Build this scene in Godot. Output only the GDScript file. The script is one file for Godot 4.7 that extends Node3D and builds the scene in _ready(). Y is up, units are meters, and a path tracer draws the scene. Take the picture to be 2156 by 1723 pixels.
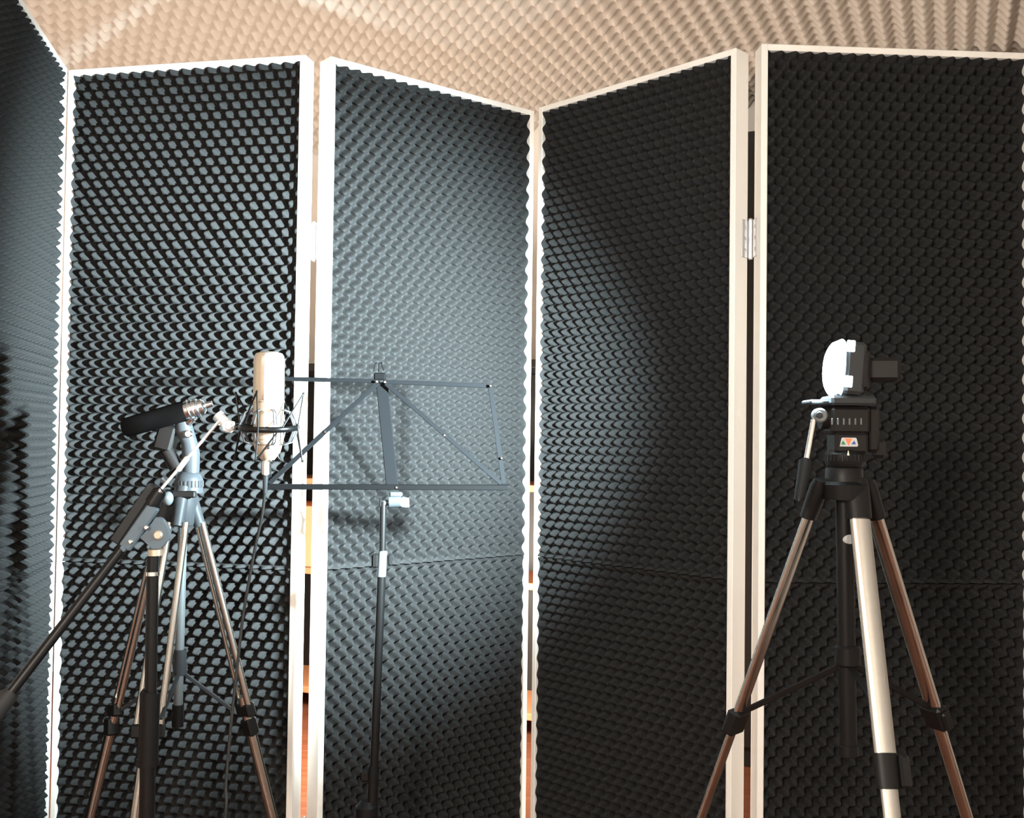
extends Node3D
# A folding screen of acoustic panels, two photo tripods, a microphone on a boom stand and a music stand.
# World: camera over the origin looking along -Z; y up; metres. at() turns a pixel of the photograph and a depth into a point.

const CAM_H := 0.95
const FOCAL := 2218.5
const PITCH := 0.0277
const ROLL := 0.0128
const ROOM_TURN := -0.398      # the room's walls and ceiling mats are turned against the camera
const CEIL_Y := CAM_H + 1.12

var used := {}
var M := {}

# ---------------------------------------------------------------- geometry helpers
func at(x: float, y: float, z: float) -> Vector3:
	var a := x - 1078.0
	var b := y - 861.5
	var u := a * cos(ROLL) + b * sin(ROLL)
	var v := -a * sin(ROLL) + b * cos(ROLL)
	var yc := -v / FOCAL
	var yw := yc * cos(PITCH) + sin(PITCH)
	var zw := cos(PITCH) - yc * sin(PITCH)
	return Vector3(u / FOCAL / zw * z, CAM_H + yw / zw * z, -z)

func room(u: float, y: float, v: float) -> Vector3:
	return Basis(Vector3.UP, ROOM_TURN) * Vector3(u, y, -v)

func px(n: float, z: float) -> float:      # a length of n pixels at depth z
	return n / FOCAL * z

func mb() -> SurfaceTool:
	var st := SurfaceTool.new()
	st.begin(Mesh.PRIMITIVE_TRIANGLES)
	return st

func tri(st: SurfaceTool, a: Vector3, b: Vector3, c: Vector3, na: Vector3, nb: Vector3, nc: Vector3) -> void:
	if (b - a).cross(c - a).dot(na + nb + nc) > 0.0:
		var t := b; b = c; c = t
		t = nb; nb = nc; nc = t
	st.set_normal(na); st.add_vertex(a)
	st.set_normal(nb); st.add_vertex(b)
	st.set_normal(nc); st.add_vertex(c)

func quad(st: SurfaceTool, a: Vector3, b: Vector3, c: Vector3, d: Vector3, n: Vector3) -> void:
	tri(st, a, b, c, n, n, n)
	tri(st, a, c, d, n, n, n)

func frame_of(y: Vector3, hint := Vector3.BACK) -> Basis:      # y axis along a direction, z axis as near as may be to hint
	y = y.normalized()
	var x := y.cross(hint)
	if x.length() < 0.001:
		x = y.cross(Vector3.RIGHT)
	x = x.normalized()
	return Basis(x, y, x.cross(y))

# a chamfered box centred in xf
func box(st: SurfaceTool, xf: Transform3D, size: Vector3, bevel := 0.0015) -> void:
	var h := size * 0.5
	var b := minf(bevel, minf(h.x, minf(h.y, h.z)) * 0.7)
	var p := func(s: Vector3, axis: int) -> Vector3:
		var q := Vector3(s.x * (h.x - b), s.y * (h.y - b), s.z * (h.z - b))
		q[axis] = s[axis] * h[axis]
		return xf * q
	for axis in 3:
		var i := (axis + 1) % 3
		var j := (axis + 2) % 3
		for s in [-1.0, 1.0]:
			var c := []
			for k in [[-1, -1], [1, -1], [1, 1], [-1, 1]]:
				var e := Vector3.ZERO
				e[axis] = s; e[i] = k[0]; e[j] = k[1]
				c.append(p.call(e, axis))
			var n := Vector3.ZERO
			n[axis] = s
			quad(st, c[0], c[1], c[2], c[3], (xf.basis * n).normalized())
			for s2 in [-1.0, 1.0]:      # the chamfer along axis k between faces s of i and s2 of j
				var e0 := Vector3.ZERO
				e0[i] = s; e0[j] = s2; e0[axis] = -1
				var e1 := e0
				e1[axis] = 1
				var m := Vector3.ZERO
				m[i] = s; m[j] = s2
				quad(st, p.call(e0, i), p.call(e0, j), p.call(e1, j), p.call(e1, i), (xf.basis * m).normalized())
	for sx in [-1.0, 1.0]:
		for sy in [-1.0, 1.0]:
			for sz in [-1.0, 1.0]:
				var e := Vector3(sx, sy, sz)
				var n := (xf.basis * e).normalized()
				tri(st, p.call(e, 0), p.call(e, 1), p.call(e, 2), n, n, n)

# a rectangular bar between two points; wd across (in the picture plane when hint faces the eye), dp along hint
func bar(st: SurfaceTool, a: Vector3, b: Vector3, wd: float, dp: float, hint := Vector3.BACK, bevel := 0.001) -> void:
	var f := frame_of(b - a, hint)
	box(st, Transform3D(f, (a + b) * 0.5), Vector3(wd, a.distance_to(b), dp), bevel)

# a round tube through points; radii one number or one per point
func tube(st: SurfaceTool, pts: Array, radii, sides := 14, caps := true, flat_n := 1.0, hint := Vector3.BACK) -> void:
	var rings := []
	var nors := []
	var f := frame_of(pts[1] - pts[0], hint)
	for i in pts.size():
		var d: Vector3 = (pts[mini(i + 1, pts.size() - 1)] - pts[maxi(i - 1, 0)]).normalized()
		f = frame_of(d, f.z)
		var r: float = radii[i] if radii is Array else radii
		var ring := []
		var nor := []
		for k in sides:
			var t := TAU * k / sides
			var o := f.x * cos(t) + f.z * sin(t) * flat_n
			ring.append(pts[i] + o * r)
			nor.append((f.x * cos(t) * flat_n + f.z * sin(t)).normalized())
		rings.append(ring)
		nors.append(nor)
	for i in pts.size() - 1:
		for k in sides:
			var l := (k + 1) % sides
			tri(st, rings[i][k], rings[i][l], rings[i + 1][l], nors[i][k], nors[i][l], nors[i + 1][l])
			tri(st, rings[i][k], rings[i + 1][l], rings[i + 1][k], nors[i][k], nors[i + 1][l], nors[i + 1][k])
	if caps:
		for e in [0, pts.size() - 1]:
			var n: Vector3 = (pts[0] - pts[1]).normalized() if e == 0 else (pts[e] - pts[e - 1]).normalized()
			for k in sides:
				tri(st, pts[e], rings[e][k], rings[e][(k + 1) % sides], n, n, n)

func curve(pts: Array, steps := 6) -> Array:      # Catmull-Rom through points
	var out := []
	for i in pts.size() - 1:
		var p0: Vector3 = pts[maxi(i - 1, 0)]
		var p3: Vector3 = pts[mini(i + 2, pts.size() - 1)]
		for s in steps:
			out.append((pts[i] as Vector3).cubic_interpolate(pts[i + 1], p0, p3, float(s) / steps))
	out.append(pts[-1])
	return out

# a profile of (radius, height) turned about the y axis of xf; sx and sz squash the section
func lathe(st: SurfaceTool, xf: Transform3D, prof: Array, seg := 28, sx := 1.0, sz := 1.0) -> void:
	for i in prof.size() - 1:
		var a: Vector2 = prof[i]
		var b: Vector2 = prof[i + 1]
		var na := _side(prof, i, a, b, -1)
		var nb := _side(prof, i, a, b, 1)
		for k in seg:
			var t0 := TAU * k / seg
			var t1 := TAU * (k + 1) / seg
			var c0 := Vector2(cos(t0), sin(t0))
			var c1 := Vector2(cos(t1), sin(t1))
			var q := func(p: Vector2, c: Vector2) -> Vector3: return xf * Vector3(p.x * c.x * sx, p.y, p.x * c.y * sz)
			var m := func(n: Vector2, c: Vector2) -> Vector3: return (xf.basis * Vector3(n.x * c.x / sx, n.y, n.x * c.y / sz)).normalized()
			if a.x > 1e-6:
				tri(st, q.call(a, c0), q.call(a, c1), q.call(b, c1), m.call(na, c0), m.call(na, c1), m.call(nb, c1))
			if b.x > 1e-6:
				tri(st, q.call(a, c0), q.call(b, c1), q.call(b, c0), m.call(na, c0), m.call(nb, c1), m.call(nb, c0))

func _side(prof: Array, i: int, a: Vector2, b: Vector2, way: int) -> Vector2:
	var n := Vector2((b - a).y, -(b - a).x).normalized()
	var j := i + way
	if j < 0 or j + 1 >= prof.size():
		return n
	var e: Vector2 = prof[j + 1] - prof[j]
	var o := Vector2(e.y, -e.x).normalized()
	return (n + o).normalized() if n.dot(o) > 0.75 else n

func disc(st: SurfaceTool, c: Vector3, axis: Vector3, r: float, h: float, bevel := 0.001, seg := 24) -> void:      # a short cylinder about c
	var b := minf(bevel, minf(r, h) * 0.4)
	lathe(st, Transform3D(frame_of(axis), c), [Vector2(0, -h / 2), Vector2(r - b, -h / 2), Vector2(r, -h / 2 + b), Vector2(r, h / 2 - b), Vector2(r - b, h / 2), Vector2(0, h / 2)], seg)

func ball(st: SurfaceTool, c: Vector3, r: float, sy := 1.0, axis := Vector3.UP) -> void:
	var prof := []
	for i in 11:
		var t := -PI / 2 + PI * i / 10
		prof.append(Vector2(cos(t) * r, sin(t) * r * sy))
	lathe(st, Transform3D(frame_of(axis), c), prof, 20)

func torus(st: SurfaceTool, c: Vector3, axis: Vector3, r: float, thick: float, high := 0.0, seg := 40) -> void:
	var prof := []
	var hh := thick if high <= 0.0 else high
	for i in 13:
		var t := -PI / 2 + TAU * i / 12
		prof.append(Vector2(r + cos(t) * thick, sin(t) * hh))
	lathe(st, Transform3D(frame_of(axis), c), prof, seg)

# a flat outline (local x, y) with thickness along local z
func plate(st: SurfaceTool, xf: Transform3D, poly: PackedVector2Array, thick: float) -> void:
	var idx := Geometry2D.triangulate_polygon(poly)
	for s in [-1.0, 1.0]:
		var n := (xf.basis * Vector3(0, 0, s)).normalized()
		for i in range(0, idx.size(), 3):
			var q := []
			for k in 3:
				q.append(xf * Vector3(poly[idx[i + k]].x, poly[idx[i + k]].y, s * thick / 2))
			tri(st, q[0], q[1], q[2], n, n, n)
	var area := 0.0
	for i in poly.size():
		area += poly[i].cross(poly[(i + 1) % poly.size()])
	for i in poly.size():
		var a := poly[i]
		var b := poly[(i + 1) % poly.size()]
		var o := (b - a).orthogonal() * (1.0 if area < 0 else -1.0)
		var n := (xf.basis * Vector3(o.x, o.y, 0)).normalized()
		n = n if area != 0.0 else n
		var lo := Vector3(0, 0, -thick / 2)
		var hi := Vector3(0, 0, thick / 2)
		quad(st, xf * (Vector3(a.x, a.y, 0) + lo), xf * (Vector3(b.x, b.y, 0) + lo), xf * (Vector3(b.x, b.y, 0) + hi), xf * (Vector3(a.x, a.y, 0) + hi), n)

func outline(center: Vector2, pts: Array, round_by := 0.0) -> PackedVector2Array:      # pixel outline -> local metres (y up), rounded
	var p := PackedVector2Array()
	for q in pts:
		p.append(Vector2(q[0] - center.x, center.y - q[1]))
	if round_by <= 0.0:
		return p
	var out := PackedVector2Array()
	for i in p.size():
		var a := p[(i - 1 + p.size()) % p.size()]
		var b := p[i]
		var c := p[(i + 1) % p.size()]
		var r := minf(round_by, minf(a.distance_to(b), b.distance_to(c)) * 0.45)
		var s := b + (a - b).normalized() * r
		var e := b + (c - b).normalized() * r
		for k in 4:
			var t := k / 3.0
			out.append(s.lerp(b, t).lerp(b.lerp(e, t), t))
	return out

# a rectangular egg-crate mat in local x 0..wd, y 0..ht; bumps towards +z between lo and hi, skirts back to z = back
func egg_mat(wd: float, ht: float, px_: float, py_: float, ph: Vector2, lo: float, hi: float, back: float, nx: int, ny: int, crossed: bool, rim := 0.0) -> ArrayMesh:
	var v := PackedVector3Array()
	var n := PackedVector3Array()
	var ix := PackedInt32Array()
	var kx := TAU / px_
	var ky := TAU / py_
	var cxs := PackedFloat32Array()
	var exs := PackedFloat32Array()
	for i in nx + 1:
		var x := wd * i / nx
		cxs.append(cos(kx * x + ph.x))
		exs.append(smoothstep(rim, 0.0, minf(x, wd - x)) if rim > 0.0 else 0.0)
	for j in ny + 1:
		var y := ht * j / ny
		var cy := cos(ky * y + ph.y)
		var ey := smoothstep(rim, 0.0, minf(y, ht - y)) if rim > 0.0 else 0.0
		for i in nx + 1:
			var h: float = cxs[i] * cy if crossed else cxs[i] * 0.64 + cy * 0.36
			var q := 0.5 - 0.5 * h            # 0 on a tip, 1 in a pit; pits are shallower along the cut edge
			v.append(Vector3(wd * i / nx, y, hi - (hi - lo) * q * (1.0 - 0.62 * maxf(exs[i], ey)) - 0.0015 * maxf(exs[i], ey)))
	for j in ny + 1:
		for i in nx + 1:
			var l: Vector3 = v[j * (nx + 1) + maxi(i - 1, 0)]
			var r: Vector3 = v[j * (nx + 1) + mini(i + 1, nx)]
			var d: Vector3 = v[maxi(j - 1, 0) * (nx + 1) + i]
			var u: Vector3 = v[mini(j + 1, ny) * (nx + 1) + i]
			n.append((r - l).cross(u - d).normalized())
	for j in ny:
		for i in nx:
			var a := j * (nx + 1) + i
			var b := a + nx + 1
			ix.append_array([a, b + 1, a + 1, a, b, b + 1])
	var edge := func(ids: Array, nn: Vector3, flip: bool) -> void:
		var s := v.size()
		for id in ids:
			var q: Vector3 = v[id]
			v.append(q); n.append(nn)
			v.append(Vector3(q.x, q.y, back)); n.append(nn)
		for k in ids.size() - 1:
			var a := s + k * 2
			if flip:
				ix.append_array([a, a + 3, a + 1, a, a + 2, a + 3])
			else:
				ix.append_array([a, a + 1, a + 3, a, a + 3, a + 2])
	edge.call(range(0, nx + 1), Vector3.DOWN, true)
	edge.call(range(ny * (nx + 1), (ny + 1) * (nx + 1)), Vector3.UP, false)
	edge.call(range(0, (ny + 1) * (nx + 1), nx + 1), Vector3.LEFT, false)
	edge.call(range(nx, (ny + 1) * (nx + 1), nx + 1), Vector3.RIGHT, true)
	var s2 := v.size()
	for q in [Vector3(0, 0, back), Vector3(wd, 0, back), Vector3(wd, ht, back), Vector3(0, ht, back)]:
		v.append(q); n.append(Vector3.FORWARD)
	ix.append_array([s2, s2 + 1, s2 + 2, s2, s2 + 2, s2 + 3])
	var arr := []
	arr.resize(Mesh.ARRAY_MAX)
	arr[Mesh.ARRAY_VERTEX] = v
	arr[Mesh.ARRAY_NORMAL] = n
	arr[Mesh.ARRAY_INDEX] = ix
	var m := ArrayMesh.new()
	m.add_surface_from_arrays(Mesh.PRIMITIVE_TRIANGLES, arr)
	return m

# ---------------------------------------------------------------- scene helpers
func numbered(called: String) -> String:
	if not used.has(called):
		used[called] = 0
		return called
	used[called] += 1
	return "%s_%03d" % [called, used[called]]

func thing(called: String, label: String, category: String, where := Vector3.ZERO, group := "") -> Node3D:
	var o := Node3D.new()
	o.name = numbered(called)
	add_child(o)
	o.position = where
	o.set_meta("label", label)
	o.set_meta("category", category)
	if group:
		o.set_meta("group", group)
	return o

# one named mesh, built in world coordinates, under a parent that is only moved and turned
func part(called: String, st: SurfaceTool, material: Material, parent: Node3D, label := "") -> MeshInstance3D:
	return hang(called, st.commit(), material, parent, parent.global_transform.affine_inverse(), label)

func hang(called: String, mesh: Mesh, material: Material, parent: Node3D, local := Transform3D.IDENTITY, label := "") -> MeshInstance3D:
	var o := MeshInstance3D.new()
	o.mesh = mesh
	o.material_override = material
	var nm := called
	var k := 0
	while parent.has_node(NodePath(nm)):
		k += 1
		nm = "%s_%03d" % [called, k]
	o.name = nm
	parent.add_child(o, true)
	o.transform = local
	o.cast_shadow = GeometryInstance3D.SHADOW_CASTING_SETTING_ON
	if label:
		o.set_meta("label", label)
	return o

func struct(called: String, st: SurfaceTool, material: Material, label: String, category: String) -> MeshInstance3D:
	var o := hang(called, st.commit(), material, self)
	o.set_meta("kind", "structure")
	o.set_meta("label", label)
	o.set_meta("category", category)
	return o

func mat(called: String, c: Color, rough := 0.6, metal := 0.0, spec := 0.5) -> StandardMaterial3D:
	var m := StandardMaterial3D.new()
	m.resource_name = called
	m.albedo_color = c
	m.roughness = rough
	m.metallic = metal
	m.metallic_specular = spec
	M[called] = m
	return m

func noise_tex(freq: float, seed_: int, normal := false, ramp: Gradient = null, size := 512, oct := 4) -> NoiseTexture2D:
	var f := FastNoiseLite.new()
	f.noise_type = FastNoiseLite.TYPE_SIMPLEX_SMOOTH
	f.seed = seed_
	f.frequency = freq
	f.fractal_octaves = oct
	var t := NoiseTexture2D.new()
	t.width = size
	t.height = size
	t.seamless = true
	t.noise = f
	t.as_normal_map = normal
	t.bump_strength = 6.0
	if ramp:
		t.color_ramp = ramp
	return t

func ramp2(a: Color, b: Color) -> Gradient:
	var g := Gradient.new()
	g.set_color(0, a)
	g.set_color(1, b)
	return g

func triplanar(m: StandardMaterial3D, scale_: Vector3) -> void:
	m.uv1_triplanar = true
	m.uv1_scale = scale_

# ---------------------------------------------------------------- the scene
func _ready() -> void:
	var cam := Camera3D.new()
	cam.name = "camera"
	cam.fov = rad_to_deg(2.0 * atan(861.5 / FOCAL))
	cam.near = 0.05
	cam.far = 50.0
	add_child(cam)
	cam.position = Vector3(0, CAM_H, 0)
	cam.rotation = Vector3(PITCH, 0, ROLL)
	cam.current = true

	var env := Environment.new()
	env.background_mode = Environment.BG_COLOR
	env.background_color = Color.BLACK
	env.tonemap_mode = Environment.TONE_MAPPER_LINEAR
	env.tonemap_exposure = 1.0
	env.sdfgi_enabled = true
	env.ssao_enabled = true
	env.ssil_enabled = true
	var we := WorldEnvironment.new()
	we.name = "environment"
	we.environment = env
	add_child(we)

	materials()
	lamps()
	shell()
	behind_the_screens()
	screens()
	video_light_tripod()
	second_tripod()
	microphone_stand()
	music_stand()

func materials() -> void:
	var m := mat("foam black", Color(0.175, 0.174, 0.174), 1.0, 0.0, 0.25)
	m.albedo_texture = noise_tex(0.02, 3, false, ramp2(Color(0.86, 0.86, 0.86), Color(1, 1, 1)))
	m.normal_enabled = true
	m.normal_scale = 0.6
	m.normal_texture = noise_tex(0.09, 5, true)
	triplanar(m, Vector3(9, 9, 9))
	m = mat("foam tan", Color(0.82, 0.795, 0.765), 1.0, 0.0, 0.2)
	m.albedo_texture = noise_tex(0.02, 8, false, ramp2(Color(0.92, 0.91, 0.9), Color(1, 1, 1)))
	triplanar(m, Vector3(4, 4, 4))
	m = mat("frame paint", Color(0.93, 0.92, 0.90), 0.45)
	m.albedo_texture = noise_tex(0.006, 11, false, ramp2(Color(0.96, 0.955, 0.95), Color(1, 1, 1)), 256)
	triplanar(m, Vector3(6, 0.7, 6))
	mat("backing", Color(0.72, 0.66, 0.58), 0.8)
	mat("bright steel", Color(0.78, 0.79, 0.80), 0.2, 1.0)
	mat("polished steel", Color(0.88, 0.89, 0.90), 0.36, 0.4)
	mat("zinc", Color(0.82, 0.83, 0.84), 0.28, 0.95)
	mat("chrome", Color(0.9, 0.9, 0.9), 0.12, 1.0)
	mat("aluminium", Color(0.67, 0.66, 0.64), 0.26, 1.0)
	mat("black plastic", Color(0.06, 0.06, 0.062), 0.45, 0.0, 0.3)
	mat("dark plastic", Color(0.085, 0.078, 0.078), 0.5, 0.0, 0.3)
	mat("grey plastic", Color(0.17, 0.18, 0.19), 0.5, 0.0, 0.3)
	mat("silver plastic", Color(0.34, 0.36, 0.37), 0.4, 0.1)
	mat("black steel", Color(0.055, 0.056, 0.058), 0.35, 0.0, 0.35)
	mat("stand steel", Color(0.06, 0.063, 0.068), 0.55, 0.0, 0.12)
	mat("matte black", Color(0.03, 0.03, 0.032), 0.7, 0.0, 0.15)
	mat("foam grip", Color(0.045, 0.04, 0.04), 0.95, 0.0, 0.1)
	mat("head grey", Color(0.21, 0.225, 0.24), 0.45, 0.0, 0.35)
	mat("clamp grey", Color(0.33, 0.38, 0.42), 0.42, 0.1, 0.4)
	mat("mic nickel", Color(0.74, 0.69, 0.62), 0.36, 0.5)
	mat("elastic", Color(0.35, 0.36, 0.38), 0.5)
	mat("rubber", Color(0.06, 0.06, 0.06), 0.7)
	mat("wall paint", Color(0.93, 0.92, 0.9), 0.85)
	mat("ceiling board", Color(0.75, 0.68, 0.6), 0.9)
	mat("dark wood", Color(0.055, 0.045, 0.045), 0.5)
	mat("shelf wood", Color(0.80, 0.55, 0.38), 0.5)
	mat("carton", Color(0.82, 0.62, 0.47), 0.8)
	m = mat("floor wood", Color(0.53, 0.33, 0.235), 0.35)
	m.albedo_texture = noise_tex(0.012, 21, false, ramp2(Color(0.78, 0.74, 0.7), Color(1, 1, 1)), 512)
	triplanar(m, Vector3(0.6, 0.6, 6))
	mat("sticker grey", Color(0.66, 0.67, 0.68), 0.5)
	mat("sticker green", Color(0.10, 0.45, 0.22), 0.5)
	mat("sticker orange", Color(0.95, 0.45, 0.30), 0.5)
	mat("sticker blue", Color(0.12, 0.25, 0.55), 0.5)
	mat("mark white", Color(0.85, 0.83, 0.75), 0.6)
	m = mat("light lens", Color(0.9, 0.95, 1.0), 0.4)
	m.emission_enabled = true
	m.emission = Color(0.86, 0.97, 1.0)
	m.emission_energy_multiplier = 6.0
	m = mat("lamp globe", Color(1, 0.95, 0.88), 0.4)
	m.emission_enabled = true
	m.emission = Color(1.0, 0.84, 0.66)
	m.emission_energy_multiplier = 2.0

# ---------------------------------------------------------------- lamps of the room (both outside the picture)
func globe_lamp(called: String, label: String, base: Vector3, high: float, r: float, energy: float, tint: Color, hung: bool) -> void:
	var t := thing(called, label, "lamp", base)
	var c := base + Vector3(0, high, 0)
	var st := mb()
	if hung:
		disc(st, base + Vector3(0, -0.012, 0), Vector3.UP, 0.05, 0.024)
		part("canopy", st, M["frame paint"], t)
		st = mb()
		tube(st, [base + Vector3(0, -0.02, 0), c + Vector3(0, r * 0.95, 0)], 0.004, 8)
		part("cord", st, M["rubber"], t)
	else:
		disc(st, base + Vector3(0, 0.012, 0), Vector3.UP, 0.13, 0.024)
		part("base", st, M["black steel"], t)
		st = mb()
		tube(st, [base + Vector3(0, 0.02, 0), c - Vector3(0, r * 0.95, 0)], 0.011, 10)
		part("pole", st, M["black steel"], t)
	st = mb()
	ball(st, c, r)
	part("lamp_globe", st, M["lamp globe"], t)
	var l := OmniLight3D.new()
	l.name = called + "_light"
	l.light_color = tint
	l.light_energy = energy
	l.light_size = r * 0.9
	l.omni_range = 12.0
	l.omni_attenuation = 2.0
	l.shadow_enabled = true
	add_child(l)
	l.position = c

func lamps() -> void:
	globe_lamp("floor_lamp", "low warm globe lamp on the floor hidden behind the folded screens", room(-1.5, 0, 2.6), 0.5, 0.12, 2.0, Color(1.0, 0.94, 0.87), false)
	globe_lamp("floor_lamp", "tall warm white globe lamp standing on the floor behind the photographer", room(-0.35, 0, -0.5), 1.35, 0.14, 3.1, Color(1.0, 0.96, 0.91), false)

# ---------------------------------------------------------------- the room
func shell() -> void:
	var turn := Basis(Vector3.UP, ROOM_TURN)
	var slab := func(u0: float, u1: float, y0: float, y1: float, v0: float, v1: float) -> SurfaceTool:
		var st := mb()
		box(st, Transform3D(turn, room((u0 + u1) / 2, (y0 + y1) / 2, (v0 + v1) / 2)), Vector3(u1 - u0, y1 - y0, v1 - v0), 0.0)
		return st
	var U0 := -3.3
	var U1 := 0.7
	var V0 := -1.55
	var V1 := 3.45
	var top := CEIL_Y + 0.03
	struct("floor", slab.call(U0 - 0.1, U1 + 0.1, -0.1, 0.0, V0 - 0.1, V1 + 0.1), M["floor wood"], "orange brown wooden floor glimpsed through the gaps between the screens", "floor")
	struct("wall_back", slab.call(U0 - 0.1, U1 + 0.1, 0.0, top, V1, V1 + 0.1), M["wall paint"], "white back wall glimpsed through the gaps between the screens", "wall")
	struct("wall_front", slab.call(U0 - 0.1, U1 + 0.1, 0.0, top, V0 - 0.1, V0), M["wall paint"], "plain pale wall behind the photographer", "wall")
	struct("wall_left", slab.call(U0 - 0.1, U0, 0.0, top, V0, V1), M["wall paint"], "plain pale wall left of the screens", "wall")
	struct("wall_right", slab.call(U1, U1 + 0.1, 0.0, top, V0, V1), M["wall paint"], "plain pale wall right of the screens", "wall")
	var ceiling := struct("ceiling", slab.call(U0 - 0.1, U1 + 0.1, top, top + 0.1, V0 - 0.1, V1 + 0.1), M["ceiling board"], "ceiling lined with tan egg-crate foam mats", "ceiling")
	# foam mats, 2 m by 1 m, bumps hanging down; seam lines run along the room
	var full := egg_mat(2.0, 1.0, 2.0 / 40, 1.0 / 20, Vector2(PI, PI), -0.005, 0.036, -0.03, 360, 180, false)
	var half := egg_mat(2.0, 0.5, 2.0 / 40, 1.0 / 20, Vector2(PI, PI), -0.005, 0.036, -0.03, 360, 90, false)
	var down := turn * Basis(Vector3(1, 0, 0), Vector3(0, 0, -1), Vector3(0, -1, 0)) # local x along the room, y into the room's depth, z down
	for u in [U0, U0 + 2.0]:
		var rows := [[-1.55, half], [-1.05, full], [-0.05, full], [0.95, full], [1.95, full], [2.95, half]]
		for r in rows:
			hang("foam_mat", r[1], M["foam tan"], ceiling, Transform3D(down, room(u, CEIL_Y, r[0])))

func behind_the_screens() -> void:
	var turn := Basis(Vector3.UP, ROOM_TURN)
	var bx := func(st: SurfaceTool, u0: float, u1: float, y0: float, y1: float, v0: float, v1: float) -> void:
		box(st, Transform3D(turn, room((u0 + u1) / 2, (y0 + y1) / 2, (v0 + v1) / 2)), Vector3(u1 - u0, y1 - y0, v1 - v0), 0.002)
	var st := mb()
	# open shelf unit along the back wall
	var t := thing("shelf_unit", "low dark shelf unit with wooden shelves behind the gap left of the music stand", "shelf", room(-2.1, 0, 3.27))
	bx.call(st, -3.2, -1.0, 0.0, 1.174, 3.40, 3.43)
	part("back_panel", st, M["dark wood"], t)
	for u in [-3.2, -2.42, -1.78, -1.03]:
		st = mb()
		bx.call(st, u, u + 0.03, 0.0, 1.174, 3.10, 3.40)
		part("side_panel", st, M["dark wood"], t)
	st = mb()
	bx.call(st, -3.2, -1.0, 1.174, 1.2, 3.09, 3.43)
	part("top_panel", st, M["dark wood"], t)
	for y in [0.06, 0.47, 0.78]:
		st = mb()
		bx.call(st, -3.17, -1.03, y, y + 0.022, 3.11, 3.40)
		part("shelf", st, M["shelf wood"], t, "pale orange wooden shelf board")
	t = thing("carton", "pale orange carton on the dark shelf unit seen through a narrow gap", "box", room(-2.05, 0.4935, 3.24))
	st = mb()
	bx.call(st, -2.26, -1.86, 0.4935, 0.70, 3.12, 3.36)
	part("body", st, M["carton"], t)
	st = mb()
	bx.call(st, -2.265, -1.855, 0.66, 0.705, 3.115, 3.365)
	part("lid", st, M["carton"], t)
	# tall dark wardrobe
	t = thing("wardrobe", "tall black wardrobe seen as a dark strip through the hinged right gap", "wardrobe", room(-0.45, 0, 3.27))
	st = mb()
	bx.call(st, -0.93, 0.05, 0.0, 1.87, 3.13, 3.43)
	part("body", st, M["dark wood"], t)
	for u in [-0.925, -0.435]:
		st = mb()
		bx.call(st, u, u + 0.485, 0.06, 1.85, 3.11, 3.13)
		part("door", st, M["dark wood"], t)
	# dark beam under the ceiling at the right edge of the picture
	st = mb()
	bx.call(st, 0.18, 0.26, CEIL_Y - 0.09, CEIL_Y + 0.02, 0.5, 3.42)
	struct("trim_1", st, M["dark wood"], "dark beam under the ceiling at the far right edge", "beam")

# ---------------------------------------------------------------- the folding screens
const LEAF_W := 0.528
const LEAF_D := 0.0433
const LEAF_H := CAM_H + 0.75
const EDGE := 0.0125

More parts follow.
